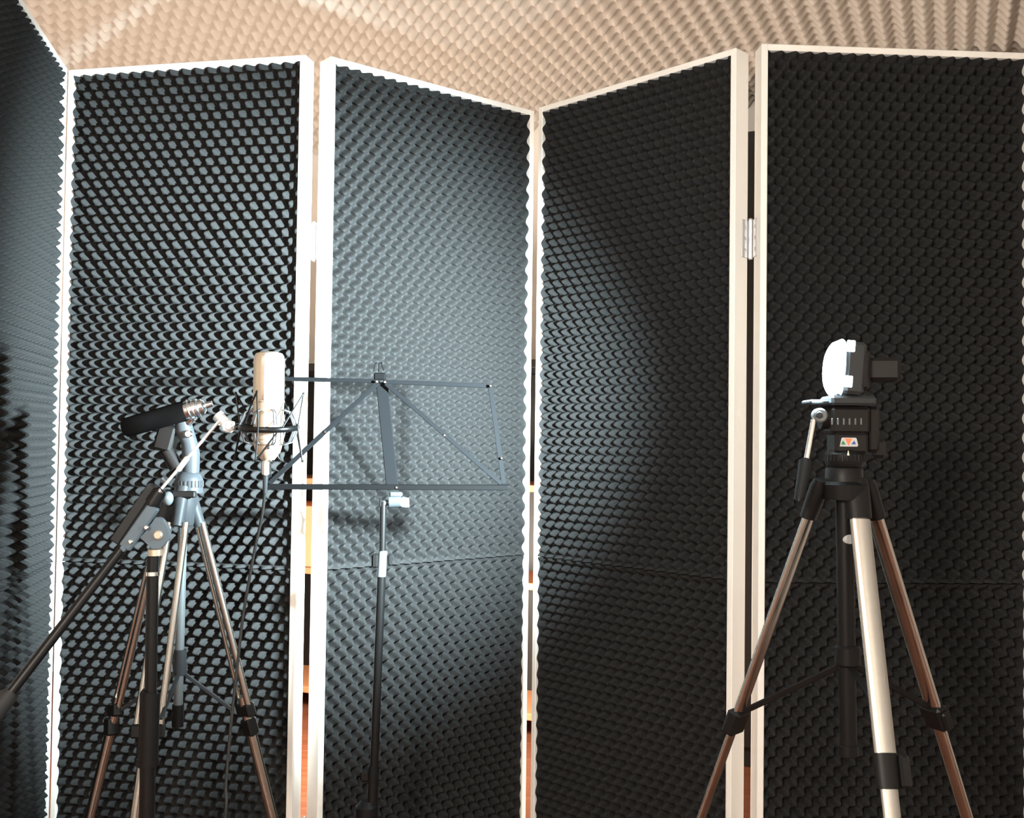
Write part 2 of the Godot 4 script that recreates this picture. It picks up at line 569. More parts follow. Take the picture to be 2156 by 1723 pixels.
func screens() -> void:
	# x, depth of the left front corner, turn; labels from left to right; hinge sides (-1 left, 1 right) whose pin is at the back
	var leaves := [
		[-0.8239, 1.6351, 1.76532, "dark blue-green foam panel at the far left edge with shadows of the stands on it"],
		[-0.9265, 2.1587, -0.20304, "black foam screen panel behind the microphone and the left tripod", 0.5225],
		[-0.3666, 2.0593, 0.68331, "bright grey foam screen panel behind the music stand"],
		[0.0515, 2.3675, -0.80322, "dark foam screen panel with no stand before it, right of the music stand"],
		[0.4618, 1.9654, 0.05862, "dark foam screen panel behind the tripod that carries the lit video light", 0.5238],
	]
	var in_w := LEAF_W - 2 * EDGE
	var top_h := 1.0
	var low_h := LEAF_H - 2 * EDGE - top_h - 0.002
	var upper := egg_mat(in_w, top_h, in_w / 18.0, top_h / 27.0, Vector2(0.6, 0.4), -0.033, 0.0025, -0.0355, 180, 270, true, 0.011)
	var lower := egg_mat(in_w, low_h, in_w / 18.0, top_h / 27.0, Vector2(1.9, 2.2), -0.033, 0.0025, -0.0355, 180, int(270 * low_h), true, 0.011)
	var hinges := [[], [1], [-1], [1], [-1]]
	for i in leaves.size():
		var L = leaves[i]
		var t := thing("acoustic_panel", L[3], "acoustic panel", Vector3(L[0], 0, -L[1]), "white framed foam panels of the folding screen")
		t.rotation.y = L[2]
		var g := Transform3D(t.global_transform)
		var wide: float = L[4] if L.size() > 4 else LEAF_W
		var inner := wide - 2 * EDGE
		for s in [0, 1]:
			var st := mb()
			box(st, g * Transform3D(Basis(), Vector3(EDGE / 2 if s == 0 else wide - EDGE / 2, LEAF_H / 2, -LEAF_D / 2)), Vector3(EDGE, LEAF_H, LEAF_D), 0.0012)
			part("stile", st, M["frame paint"], t)
		for s in [0, 1]:
			var st := mb()
			box(st, g * Transform3D(Basis(), Vector3(wide / 2, EDGE / 2 if s == 0 else LEAF_H - EDGE / 2, -LEAF_D / 2)), Vector3(inner, EDGE, LEAF_D), 0.0012)
			part("rail", st, M["frame paint"], t)
		var bk := mb()
		box(bk, g * Transform3D(Basis(), Vector3(wide / 2, LEAF_H / 2, -0.0393)), Vector3(inner, LEAF_H - 2 * EDGE, 0.006), 0.0)
		part("backing_board", bk, M["backing"], t)
		hang("foam_mat", upper, M["foam black"], t, Transform3D(Basis.from_scale(Vector3(inner / in_w, 1, 1)), Vector3(EDGE, LEAF_H - EDGE - top_h, 0)))
		hang("foam_mat", lower, M["foam black"], t, Transform3D(Basis.from_scale(Vector3(inner / in_w, 1, 1)), Vector3(EDGE, EDGE, 0)))
		for s in hinges[i]:
			for y in [CAM_H + 0.388, 0.16]:
				var x := wide + 0.001 if s > 0 else -0.001
				var st := mb()
				box(st, g * Transform3D(Basis(), Vector3(x, y, -0.032)), Vector3(0.0022, 0.073, 0.021), 0.0006)
				var hp := part("hinge", st, M["zinc"], t, "zinc plated steel hinge")
				if s > 0:
					st = mb()
					tube(st, [g * Vector3(x + 0.0052, y - 0.0365, -0.044), g * Vector3(x + 0.0052, y + 0.0365, -0.044)], 0.0046, 16)
					for e in [-1, 1]:
						ball(st, g * Vector3(x + 0.0052, y + e * 0.037, -0.044), 0.0045, 0.8)
					part("knuckle", st, M["zinc"], hp)
				for k in [-0.022, 0.0, 0.022]:
					st = mb()
					disc(st, g * Vector3(x + s * 0.0016, y + k, -0.031), g.basis.x, 0.003, 0.0012, 0.0005, 10)
					part("screw", st, M["chrome"], hp)

# ---------------------------------------------------------------- tripod legs down to the floor
func to_floor(a: Vector3, b: Vector3) -> Vector3:      # the line a-b followed to the floor
	return a + (b - a) * ((a.y - 0.012) / (a.y - b.y))

func video_light_tripod() -> void:
	var Z := 1.3
	var base := at(1790, 900, Z)
	base.y = 0
	var t := thing("photo_tripod", "photo tripod on the right that carries the lit video light, silver legs and black head", "tripod", base)
	var st := mb()
	var ax := Vector3.UP
	# legs: top, where the first section ends, second point for the direction
	var legs := [
		[at(1703, 1087, 1.31), at(1552, 1510, 1.375), 0.0125, 0.0100, 0],
		[at(1810, 1090, 1.275), at(1866, 1610, 1.185), 0.0125, 0.0100, 1],
		[at(1842, 1087, 1.31), at(1968, 1500, 1.36), 0.0125, 0.0100, 2],
	]
	for L in legs:
		var a: Vector3 = L[0]
		var b: Vector3 = L[1]
		var d := (b - a).normalized()
		var foot := to_floor(a, b)
		var out := Vector3(d.x, 0, d.z).normalized()      # the legs are flat ovals, broad side outwards
		var leg_st := mb()
		tube(leg_st, [a - d * 0.01, b], L[2], 24, true, 0.46, out)
		var leg := part("leg", leg_st, M["aluminium"], t)
		# lock, second section, lock, third section
		var len_left := b.distance_to(foot)
		var mid := b + d * len_left * 0.52
		st = mb()
		tube(st, [b, mid], L[3], 24, true, 0.46, out)
		part("lower_tube", st, M["aluminium"], leg)
		st = mb()
		tube(st, [mid, foot - d * 0.03], L[3] * 0.8, 24, true, 0.46, out)
		part("lower_tube", st, M["aluminium"], leg)
		st = mb()
		tube(st, [foot - d * 0.045, foot - d * 0.006, foot + d * 0.006], [L[3] * 1.1, L[3] * 1.25, L[3] * 0.8], 16)
		part("rubber_foot", st, M["rubber"], leg)
		for q in [b, mid]:
			st = mb()
			var f := frame_of(d, out)
			if L[4] == 1:
				tube(st, [q - d * 0.012, q - d * 0.010, q + d * 0.024, q + d * 0.026], [L[2] * 1.02, L[2] * 1.14, L[2] * 1.10, L[2]], 20, true, 0.6, out)
				box(st, Transform3D(f, q + d * 0.007 + Vector3(0.018, 0, 0.002)), Vector3(0.012, 0.036, 0.016), 0.003)
			else:
				box(st, Transform3D(f, q + d * 0.006), Vector3(L[2] * 2.5, 0.034, L[2] * 1.5), 0.004)
				box(st, Transform3D(f, q + d * 0.008 + f.x * L[2] * 1.3), Vector3(0.008, 0.026, 0.014), 0.003)
			part("lock", st, M["black plastic"], leg)
		# shoulder at the top of the leg
		st = mb()
		tube(st, [a - d * 0.048, a - d * 0.040, a - d * 0.015, a + d * 0.002], [0.013, L[2] * 1.26, L[2] * 1.22, L[2] * 1.16], 24, true, 0.66, out)
		part("shoulder", st, M["black plastic"], leg)
	# crown, column and braces
	st = mb()
	var crown := at(1777, 1000, Z)
	lathe(st, Transform3D(Basis(), crown), [Vector2(0, -0.03), Vector2(0.027, -0.03), Vector2(0.030, -0.012), Vector2(0.023, -0.008), Vector2(0.0225, 0.007), Vector2(0.021, 0.009), Vector2(0, 0.009)], 32)
	part("crown", st, M["black plastic"], t)
	st = mb()
	tube(st, [crown - ax * 0.02, at(1786, 1575, Z)], 0.0105, 18)
	disc(st, at(1786, 1580, Z), ax, 0.0125, 0.014)
	part("column", st, M["black plastic"], t)
	st = mb()
	disc(st, at(1785, 1381, Z), ax, 0.0155, 0.026, 0.003)
	var hubp := part("brace_hub", st, M["black plastic"], t)
	for L in legs:
		st = mb()
		var a: Vector3 = L[0]
		var b: Vector3 = L[1]
		var e := a.lerp(b, 0.985) if L[4] != 1 else a.lerp(b, 0.80)
		bar(st, at(1785, 1395, Z), e, 0.0075, 0.004)
		part("brace", st, M["black plastic"], hubp)
	st = mb()
	tube(st, [at(1772, 1136, Z), at(1790, 1136, Z - 0.012)], 0.0058, 12)
	part("column_screw", st, M["sticker grey"], t, "small pale clamping screw")
	# pan base, head block, tilt ribs
	st = mb()
	var pan := at(1779, 964, Z)
	lathe(st, Transform3D(Basis(), pan), [Vector2(0, -0.011), Vector2(0.021, -0.011), Vector2(0.0245, -0.006), Vector2(0.0245, 0.004), Vector2(0.019, 0.010), Vector2(0, 0.010)], 36)
	for k in 30:
		var c := TAU * k / 30
		box(st, Transform3D(Basis(Vector3.UP, c), pan + Vector3(sin(c), 0, cos(c)) * 0.0243), Vector3(0.0022, 0.009, 0.002), 0.0005)
	var panp := part("pan_base", st, M["black plastic"], t)
	st = mb()
	plate(st, Transform3D(Basis(), at(1786, 954, Z - 0.0262)), PackedVector2Array([Vector2(-0.0014, -0.003), Vector2(0.0014, -0.003), Vector2(0, 0.003)]), 0.0008)
	part("pointer_mark", st, M["mark white"], panp)
	st = mb()
	box(st, Transform3D(Basis(), at(1784, 933, Z)), Vector3(px(70, Z), px(46, Z), 0.038), 0.004)
	box(st, Transform3D(Basis(), at(1783, 886, Z)), Vector3(px(82, Z), px(58, Z), 0.034), 0.004)
	box(st, Transform3D(Basis(), at(1832, 905, Z + 0.005)), Vector3(px(26, Z), px(96, Z), 0.03), 0.004)
	box(st, Transform3D(Basis(), at(1846, 945, Z + 0.006)), Vector3(px(30, Z), px(40, Z), 0.024), 0.004)
	tube(st, [at(1726, 880, Z), at(1748, 880, Z)], 0.014, 20)
	var head := part("head", st, M["dark plastic"], t)
	for k in 6:
		st = mb()
		box(st, Transform3D(Basis(), at(1752 + k * 12.2, 888, Z - 0.0175)), Vector3(0.0022, 0.0085, 0.003), 0.0008)
		part("rib", st, M["silver plastic"] if k < 6 else M["dark plastic"], head)
	# the small trapezoid label with three triangles, and the worn line of print that runs down the side
	var lc := at(1787, 931, Z - 0.0195)
	var k1 := px(1, Z)
	var lab := func(pts: Array) -> PackedVector2Array:
		var p := PackedVector2Array()
		for q in pts:
			p.append(Vector2((q[0] - 1787) * k1, (931 - q[1]) * k1))
		return p
	st = mb()
	plate(st, Transform3D(Basis(), lc), lab.call([[1768.5, 940.5], [1772, 923.5], [1774, 922], [1801, 922], [1803, 923.5], [1806.5, 938], [1804, 940.5]]), 0.001)
	var sticker := part("label", st, M["sticker grey"], t, "grey trapezoid label with green, orange and blue triangles")
	for q in [["sticker green", [[1771, 936.5], [1774.5, 928], [1780.5, 936.5]]], ["sticker orange", [[1778.5, 923.5], [1794, 923.5], [1786.5, 939]]], ["sticker blue", [[1792, 935.5], [1798, 928], [1801.5, 935.5]]]]:
		st = mb()
		plate(st, Transform3D(Basis(), lc + Vector3(0, 0, 0.0006)), lab.call(q[1]), 0.0006)
		part("triangle", st, M[q[0]], sticker)
	var rng := RandomNumberGenerator.new()
	rng.seed = 4
	st = mb()
	for k in 9:
		var y := 890.0 + k * 4.2
		var x := 1822.0 + rng.randf_range(-1.5, 1.5) - (6.0 if k == 1 else 0.0)
		var w := rng.randf_range(2.0, 5.0)
		bar(st, at(x - w, y + rng.randf_range(-1.5, 1.5), Z - 0.0125), at(x + w, y + rng.randf_range(-1.5, 1.5), Z - 0.0125), 0.0007, 0.0006, Vector3.BACK, 0.0)
	part("worn_print", st, M["mark white"], t)
	# quick-release plate and the pan handle with its bolt
	st = mb()
	box(st, Transform3D(Basis(), at(1785, 845, Z)), Vector3(px(94, Z), px(20, Z), 0.052), 0.003)
	box(st, Transform3D(Basis(), at(1783, 834, Z)), Vector3(px(62, Z), px(8, Z), 0.036), 0.001)
	box(st, Transform3D(Basis(), at(1722, 848, Z + 0.006)), Vector3(px(52, Z), px(10, Z), 0.04), 0.002)
	part("release_plate", st, M["grey plastic"], t)
	st = mb()
	disc(st, at(1725, 875, Z - 0.018), Vector3.BACK, 0.0088, 0.014, 0.002)
	var bolt := part("handle_bolt", st, M["silver plastic"], t)
	st = mb()
	disc(st, at(1725, 874, Z - 0.026), Vector3.BACK, 0.0045, 0.004, 0.001, 6)
	part("hex_socket", st, M["grey plastic"], bolt)
	st = mb()
	tube(st, [at(1713, 885, Z - 0.02), at(1697, 974, Z - 0.035)], 0.0034, 14)
	part("handle_rod", st, M["chrome"], t)
	st = mb()
	tube(st, [at(1698, 968, Z - 0.034), at(1697, 972, Z - 0.035), at(1694, 992, Z - 0.038), at(1683, 1050, Z - 0.05), at(1682, 1056, Z - 0.05)], [0.005, 0.0085, 0.008, 0.0062, 0.003], 18)
	part("handle_grip", st, M["black plastic"], t)

	# ---- the video light on top of it
	var n := Vector3(-0.975, 0.07, -0.03).normalized()      # where the lit face looks
	var c := at(1766, 777, Z)                                # middle of the lit face
	var up := (Vector3.UP - n * n.y).normalized()
	var f := Basis(up.cross(n), up, n)                       # x along the face's width, y up it, z out of it
	var v := thing("video_light", "lit video light with white glowing face clamped on top of the right tripod", "video light", at(1785, 830, Z))
	st = mb()
	box(st, Transform3D(f, c - n * 0.012), Vector3(0.064, 0.064, 0.024), 0.004)
	part("housing", st, M["grey plastic"], v)
	# bulging lens: a pillow over the face
	st = mb()
	var nx := 20
	var ny := 16
	var pt := func(i: int, j: int) -> Vector3:
		var a := -1.0 + 2.0 * i / nx
		var b := -1.0 + 2.0 * j / ny
		var h := 0.017 * sqrt(maxf(0.0, (1.0 - pow(absf(a), 3.0)) * (1.0 - pow(absf(b), 2.4))))
		return c + f * Vector3(a * 0.030 * (1.0 - 0.22 * b * b), b * 0.037 * (1.0 - 0.16 * a * a), h)
	for j in ny:
		for i in nx:
			var a: Vector3 = pt.call(i, j)
			var b: Vector3 = pt.call(i + 1, j)
			var d: Vector3 = pt.call(i, j + 1)
			var e: Vector3 = pt.call(i + 1, j + 1)
			var nn: Vector3 = (b - d).cross(e - a)
			nn = nn.normalized() if nn.dot(n) > 0 else -nn.normalized()
			quad(st, a, b, e, d, nn)
	for y in [0.026, -0.017]:      # side windows through which the bulbs show
		box(st, Transform3D(f, c + f * Vector3(0.0315, y, -0.004)), Vector3(0.003, 0.014, 0.010), 0.0015)
	part("lens", st, M["light lens"], v, "glowing white lens of the lamp")
	st = mb()
	box(st, Transform3D(Basis(Vector3.UP, -0.25), at(1853, 780, Z + 0.005)), Vector3(px(76, Z), px(48, Z), 0.045), 0.004)
	part("battery", st, M["dark plastic"], v)
	st = mb()
	box(st, Transform3D(Basis(), at(1800, 782, Z)), Vector3(px(34, Z), px(84, Z), 0.06), 0.004)
	box(st, Transform3D(Basis(), at(1788, 823, Z)), Vector3(px(60, Z), px(24, Z), 0.03), 0.003)
	part("foot", st, M["dark plastic"], v)
	var l := AreaLight3D.new()
	l.name = "video_light_area"
	l.area_size = Vector2(0.06, 0.072)
	l.light_color = Color(0.87, 0.97, 1.0)
	l.light_energy = 1.1
	l.shadow_enabled = true
	add_child(l)
	l.global_transform = Transform3D(f * Basis(Vector3.UP, PI), c + n * 0.019)
	l.global_transform = Transform3D(Basis(f.x, f.y, f.z), c + n * 0.019).looking_at(c + n * 2.0, up)
	l.area_range = 8.0
	var sp := SpotLight3D.new()
	sp.name = "video_light_beam"
	sp.light_color = Color(0.87, 0.97, 1.0)
	sp.light_energy = 31.0
	sp.light_size = 0.035
	sp.spot_angle = 37.0
	sp.spot_angle_attenuation = 1.0
	sp.spot_range = 8.0
	sp.spot_attenuation = 2.0
	sp.shadow_enabled = true
	add_child(sp)
	sp.look_at_from_position(c + n * 0.05, c + n * 0.05 + Vector3(-0.64, -0.015, -0.77))
	var o := OmniLight3D.new()
	o.name = "video_light_spill"
	o.light_color = Color(0.87, 0.97, 1.0)
	o.light_energy = 0.14
	o.light_size = 0.02
	o.omni_range = 8.0
	o.omni_attenuation = 2.0
	o.shadow_enabled = true
	add_child(o)
	o.position = c + n * 0.045

# ---------------------------------------------------------------- the tripod on the left, twin-tube legs
func second_tripod() -> void:
	var Z := 1.735
	var base := at(385, 1000, Z)
	base.y = 0
	var t := thing("photo_tripod", "photo tripod on the left behind the microphone boom, grey head and twin-tube silver legs", "tripod", base)
	# each leg: two tubes (top a, bottom b), then the lower section
	var legs := [
		[[at(357, 1100, 1.705), at(287, 1534, 1.665)], [at(391, 1100, 1.705), at(337, 1534, 1.665)], 0.0056, 0.0058],
		[[at(413, 1100, 1.745), at(508, 1490, 1.790)], [at(425, 1100, 1.740), at(524, 1490, 1.780)], 0.0034, 0.0058],
		[[at(331, 1110, 1.760), at(240, 1490, 1.795)], [at(340, 1110, 1.745), at(249, 1490, 1.785)], 0.0044, 0.0056],
	]
	for L in legs:
		var a: Vector3 = (L[0][0] + L[1][0]) * 0.5
		var b: Vector3 = (L[0][1] + L[1][1]) * 0.5
		var d := (b - a).normalized()
		var across: Vector3 = (L[1][1] - L[0][1])
		var wide := across.length()
		var foot := to_floor(a, b)
		var st := mb()
		tube(st, [L[0][0], L[0][1]], L[2], 14)
		var leg := part("leg", st, M["aluminium"], t)
		st = mb()
		tube(st, [L[1][0], L[1][1]], L[3], 14)
		part("second_tube", st, M["aluminium"], leg)
		var mid := b.lerp(foot, 0.5)
		st = mb()
		tube(st, [b - d * 0.02, mid], 0.0086, 14)
		part("lower_tube", st, M["aluminium"], leg)
		st = mb()
		tube(st, [mid, foot - d * 0.02], 0.0066, 14)
		part("lower_tube", st, M["aluminium"], leg)
		st = mb()
		tube(st, [foot - d * 0.035, foot - d * 0.004, foot + d * 0.004], [0.009, 0.011, 0.008], 14)
		part("rubber_foot", st, M["rubber"], leg)
		var fb := Basis(across.normalized(), -d, across.normalized().cross(-d).normalized()).orthonormalized()
		for q in [b, mid]:
			st = mb()
			box(st, Transform3D(fb, q + d * 0.004), Vector3(wide * 0.55 + 0.018 if q == mid else wide + 0.014, 0.022, 0.018), 0.003)
			box(st, Transform3D(fb, q + d * 0.034), Vector3(0.022, 0.03, 0.02), 0.003)
			part("lock", st, M["black plastic"], leg)
		st = mb()
		tube(st, [a - d * 0.05 + (at(385, 1060, Z) - a) * 0.25, a + d * 0.006], [0.012, 0.0095], 14)
		part("shoulder", st, M["grey plastic"], leg)
	# column, hub, braces
	var st := mb()
	tube(st, [at(386, 1060, Z), at(375, 1490, Z)], 0.0073, 16)
	part("column", st, M["silver plastic"], t)
	st = mb()
	tube(st, [at(375, 1484, Z), at(374, 1530, Z)], 0.0095, 16)
	part("column_cap", st, M["black plastic"], t)
	st = mb()
	tube(st, [at(380, 1368, Z), at(379, 1395, Z), at(379, 1397, Z), at(379, 1420, Z)], [0.0102, 0.0102, 0.0122, 0.0105], 18)
	var hub := part("brace_hub", st, M["grey plastic"], t)
	for e in [at(492, 1497, 1.780), at(338, 1515, 1.645), at(255, 1495, 1.785)]:
		st = mb()
		bar(st, at(379, 1412, Z), e, 0.0065, 0.004)
		part("brace", st, M["grey plastic"], hub)
	# crown body and pan base
	st = mb()
	lathe(st, Transform3D(Basis(), at(383, 1078, Z)), [Vector2(0, -0.022), Vector2(0.019, -0.022), Vector2(0.021, -0.018), Vector2(0.026, 0.012), Vector2(0.026, 0.026), Vector2(0, 0.026)], 30)
	part("crown", st, M["grey plastic"], t)
	st = mb()
	box(st, Transform3D(Basis(), at(388, 1041, Z - 0.026)), Vector3(px(48, Z), px(14, Z), 0.012), 0.002)
	tube(st, [at(366, 1041, Z - 0.026), at(357, 1045, Z - 0.03)], 0.004, 10)
	part("crank_arm", st, M["dark plastic"], t)
	st = mb()
	ball(st, at(354, 1050, Z - 0.034), 0.0085, 1.35)
	part("crank_knob", st, M["silver plastic"], t, "light grey ball knob")
	st = mb()
	var pan := at(398, 1010, Z)
	lathe(st, Transform3D(Basis(), pan), [Vector2(0, -0.022), Vector2(0.0225, -0.022), Vector2(0.0225, 0.000), Vector2(0.019, 0.008), Vector2(0.013, 0.013), Vector2(0, 0.013)], 32)
	var panp := part("pan_base", st, M["head grey"], t)
	for k in 24:
		var a := TAU * k / 24
		st = mb()
		box(st, Transform3D(Basis(Vector3.UP, a), pan + Vector3(sin(a), 0, cos(a)) * 0.0226 - Vector3(0, 0.007, 0)), Vector3(0.003, 0.011, 0.002), 0.0006)
		part("rib", st, M["grey plastic"], panp)
	# neck and head block
	st = mb()
	tube(st, [at(402, 996, Z), at(402, 955, Z), at(398, 932, Z), at(388, 905, Z), at(385, 888, Z)], [0.0135, 0.0145, 0.013, 0.0145, 0.013], 18)
	part("neck", st, M["head grey"], t)
	st = mb()
	box(st, Transform3D(Basis(Vector3.BACK, -0.25), at(352, 922, Z + 0.004)), Vector3(px(38, Z), px(56, Z), 0.034), 0.004)
	tube(st, [at(352, 950, Z), at(372, 985, Z)], 0.012, 14)
	part("head", st, M["dark plastic"], t)
	st = mb()
	disc(st, at(397, 914, Z - 0.016), Vector3.BACK, 0.006, 0.006)
	part("head_screw", st, M["chrome"], t)
	# tilted platform with its shiny end, seen from the side
	st = mb()
	tube(st, [at(260, 902, Z - 0.02), at(264, 901, Z - 0.02), at(388, 866, Z - 0.01), at(392, 865, Z - 0.01)], [0.012, 0.0158, 0.0172, 0.014], 22)
	part("foam_grip", st, M["foam grip"], t, "black foam handle grip")
	st = mb()
	var ha := (at(392, 865, Z - 0.01) - at(264, 901, Z - 0.02)).normalized()
	var hc := at(412, 860, Z - 0.008)
	lathe(st, Transform3D(frame_of(ha), hc), [Vector2(0, -0.018), Vector2(0.0155, -0.018), Vector2(0.0165, -0.014), Vector2(0.0165, 0.002), Vector2(0.0135, 0.004), Vector2(0.0135, 0.012), Vector2(0.009, 0.016), Vector2(0, 0.017)], 10)
	var clamp := part("handle_clamp", st, M["bright steel"], t, "shiny metal clamp at the end of the grip")
	for k in 3:
		st = mb()
		torus(st, hc + ha * (-0.010 + k * 0.007), ha, 0.0168 - 0.001 * k, 0.0016)
		part("clamp_ring", st, M["bright steel"], clamp)
	st = mb()
	tube(st, [hc + ha * 0.014, at(447, 850, Z - 0.006)], [0.006, 0.005], 12)
	tube(st, [at(408, 878, Z - 0.01), at(395, 892, Z - 0.004)], 0.007, 12)
	part("clamp_bolt", st, M["bright steel"], clamp)

# ---------------------------------------------------------------- microphone, shock mount, boom stand, cable
func microphone_stand() -> void:
	var Z := 1.57
	var base := at(309, 1400, Z)
	base.y = 0
	var t := thing("boom_stand", "black microphone boom stand slanting across the left tripod", "microphone stand", base)
	var st := mb()
	var p0 := at(317, 1460, Z)
	var p1 := at(322, 1172, Z)
	var foot := Vector3(p0.x + (p0.x - p1.x) * 0.9, 0.12, p0.z)
	tube(st, [p1, p0], 0.0088, 18)
	part("upper_pole", st, M["black steel"], t)
	st = mb()
	tube(st, [at(321, 1204, Z), at(321, 1212, Z)], 0.0105, 18)
	part("pole_ring", st, M["chrome"], t)
	st = mb()
	tube(st, [at(317, 1456, Z), at(316, 1459, Z), at(312, 1598, Z), at(311.5, 1600, Z), at(311, 1612, Z), at(311, 1614, Z)], [0.012, 0.0145, 0.0145, 0.0165, 0.0165, 0.0115], 22)
	part("clutch_sleeve", st, M["black plastic"], t)
	st = mb()
	tube(st, [at(311, 1608, Z), foot], 0.0112, 18)
	part("lower_pole", st, M["black steel"], t)
	st = mb()
	lathe(st, Transform3D(Basis(), foot), [Vector2(0, -0.04), Vector2(0.02, -0.04), Vector2(0.026, -0.02), Vector2(0.026, 0.02), Vector2(0.016, 0.03), Vector2(0, 0.03)], 24)
	part("leg_hub", st, M["black plastic"], t)
	for k in 3:
		var a := TAU * k / 3 + 0.5
		var e := Vector3(foot.x + cos(a) * 0.32, 0.012, foot.z + sin(a) * 0.32)
		st = mb()
		tube(st, [foot, e], 0.009, 14)
		var leg := part("leg", st, M["black steel"], t)
		st = mb()
		tube(st, [e.lerp(foot, 0.08), e], [0.012, 0.012], 14)
		part("rubber_foot", st, M["rubber"], leg)
	# swivel: white collar, plate with bolt
	st = mb()
	tube(st, [at(327, 1157, Z), at(327, 1170, Z)], px(15.5, Z), 22)
	part("collar", st, M["mic nickel"], t, "white collar under the swivel plate")
	st = mb()
	var oc := Vector2(333, 1125)
	var pl := outline(oc, [[301, 1131], [331, 1088], [342, 1092], [355, 1110], [359, 1128], [345, 1152], [326, 1157], [304, 1137]], 9.0)
	var k1 := px(1, Z)
	for i in pl.size():
		pl[i] = pl[i] * k1
	plate(st, Transform3D(Basis(), at(333, 1125, Z - 0.004)), pl, 0.012)
	var swivel := part("swivel_plate", st, M["clamp grey"], t, "blue-grey swivel plate")
	st = mb()
	disc(st, at(333, 1127, Z - 0.012), Vector3.BACK, 0.0068, 0.008, 0.002)
	part("bolt", st, M["mic nickel"], swivel)
	# clamp bars along the boom
	st = mb()
	bar(st, at(263, 1154, Z - 0.012), at(325, 1066, Z - 0.012), px(25, Z), 0.012, Vector3.BACK, 0.002)
	bar(st, at(258, 1150, Z - 0.012), at(266, 1160, Z - 0.012), px(8, Z), 0.016)
	var cl := part("boom_clamp", st, M["clamp grey"], t, "blue-grey clamp bar")
	for q in [[275, 1141], [308, 1111]]:
		st = mb()
		disc(st, at(q[0], q[1], Z - 0.019), Vector3.BACK, 0.0035, 0.004, 0.0012)
		part("bolt", st, M["chrome"], cl)
	st = mb()
	bar(st, at(243, 1142, Z + 0.006), at(324, 1022, Z + 0.006), px(21, Z), 0.014, Vector3.BACK, 0.002)
	part("clamp_cheek", st, M["grey plastic"], t, "dark grey clamp cheek")
	st = mb()
	tube(st, [at(318, 1066, Z - 0.01), at(322, 1058, Z - 0.01), at(336, 1036, Z - 0.006), at(342, 1030, Z - 0.006)], [0.008, 0.0115, 0.0105, 0.006], 18)
	part("clutch_knob", st, M["black plastic"], t)
	st = mb()
	disc(st, at(347, 1012, Z), ((at(465, 885, Z) - at(334, 1036, Z)).cross(Vector3.BACK)).normalized(), 0.0055, 0.011, 0.001, 6)
	part("wing_nut", st, M["clamp grey"], t)
	# boom: black tube down to the lower left, thin chrome rod up to the shock mount
	st = mb()
	tube(st, [at(322, 1062, Z - 0.004), at(255, 1158, Z - 0.01), at(20, 1462, Z - 0.12)], [0.006, 0.0072, 0.0072], 18)
	part("boom_tube", st, M["black steel"], t)
	st = mb()
	var g0 := at(24, 1457, Z - 0.118)
	var g1 := at(-110, 1632, Z - 0.17)
	tube(st, [g0, g0.lerp(g1, 0.05), g0.lerp(g1, 0.9), g1], [0.009, 0.0125, 0.0125, 0.008], 20)
	part("boom_grip", st, M["rubber"], t)
	st = mb()
	tube(st, [at(326, 1046, Z - 0.006), at(468, 879, Z - 0.004)], 0.0023, 12)
	tube(st, [at(374, 992, Z - 0.006), at(376, 989, Z - 0.006), at(394, 965, Z - 0.006), at(396, 962, Z - 0.006)], [0.0023, 0.0043, 0.0043, 0.0023], 14)
	part("boom_rod", st, M["polished steel"], t)
	st = mb()
	tube(st, [at(325, 1044, Z - 0.012), at(340, 1033, Z - 0.012)], 0.0042, 12)
	part("rod_clip", st, M["zinc"], t)

	# ---- shock mount
	var mc := at(566, 900, Z)
	var s := thing("shock_mount", "wire cradle with elastic bands that holds the microphone at the boom tip", "shock mount", mc - Vector3(0, 0.05, 0))
	st = mb()
	tube(st, [at(458, 872, Z), at(474, 890, Z)], 0.0075, 14)
	tube(st, [at(468, 868, Z), at(462, 896, Z)], 0.003, 10)
	var joint := part("joint", st, M["polished steel"], s, "chrome swivel joint")
	st = mb()
	disc(st, at(482, 898, Z - 0.006), Vector3(-0.1, 0.1, 1).normalized(), px(14.5, Z), 0.012, 0.002, 6)
	disc(st, at(482, 899, Z - 0.013), Vector3.BACK, px(8, Z), 0.008, 0.002)
	part("hex_nut", st, M["polished steel"], joint)
	st = mb()
	tube(st, [at(490, 899, Z), at(512, 900, Z)], [0.0052, 0.004], 12)
	part("stem", st, M["black steel"], joint)
	var tilt := Vector3(0.0, 1.0, 0.10).normalized()
	var R := px(61, Z)
	st = mb()
	torus(st, mc, tilt, R, 0.0022, 0.0042, 48)
	part("ring", st, M["black steel"], s)
	# a cage of bent wire: uprights that cross the ring, with braces from their tips back to it
	for k in 4:
		var a := TAU * k / 4 - 0.12
		var dir := Vector3(sin(a), 0, cos(a))
		var hi := mc + dir * px(74, Z) + Vector3(0, px(72, Z), 0)
		var lo := mc + dir * px(74, Z) - Vector3(0, px(70, Z), 0)
		st = mb()
		tube(st, [hi, mc + dir * R * 1.03, lo], 0.0013, 8)
		for w in [[hi, a - 0.75], [lo, a + 0.75]]:
			tube(st, [w[0], mc + Vector3(sin(w[1]) * R, 0, cos(w[1]) * R)], 0.0013, 8)
			ball(st, w[0], 0.0019)
		part("cage_wire", st, M["black steel"], s)
	for k in 8:
		var a := TAU * k / 8 + 0.45
		var o := Vector3(sin(a), 0, cos(a))
		st = mb()
		for q in [-1.0, 1.0]:
			for e in [-0.05, 0.05]:
				var o2 := o.rotated(Vector3.UP, e)
				tube(st, [mc + o2 * R + Vector3(0, q * 0.003, 0), mc + o2 * px(50, Z) + Vector3(0, q * 0.022, 0), mc + o2 * px(33.2, Z) + Vector3(0, q * 0.026, 0)], 0.0011, 6)
		part("elastic_band", st, M["elastic"], s)

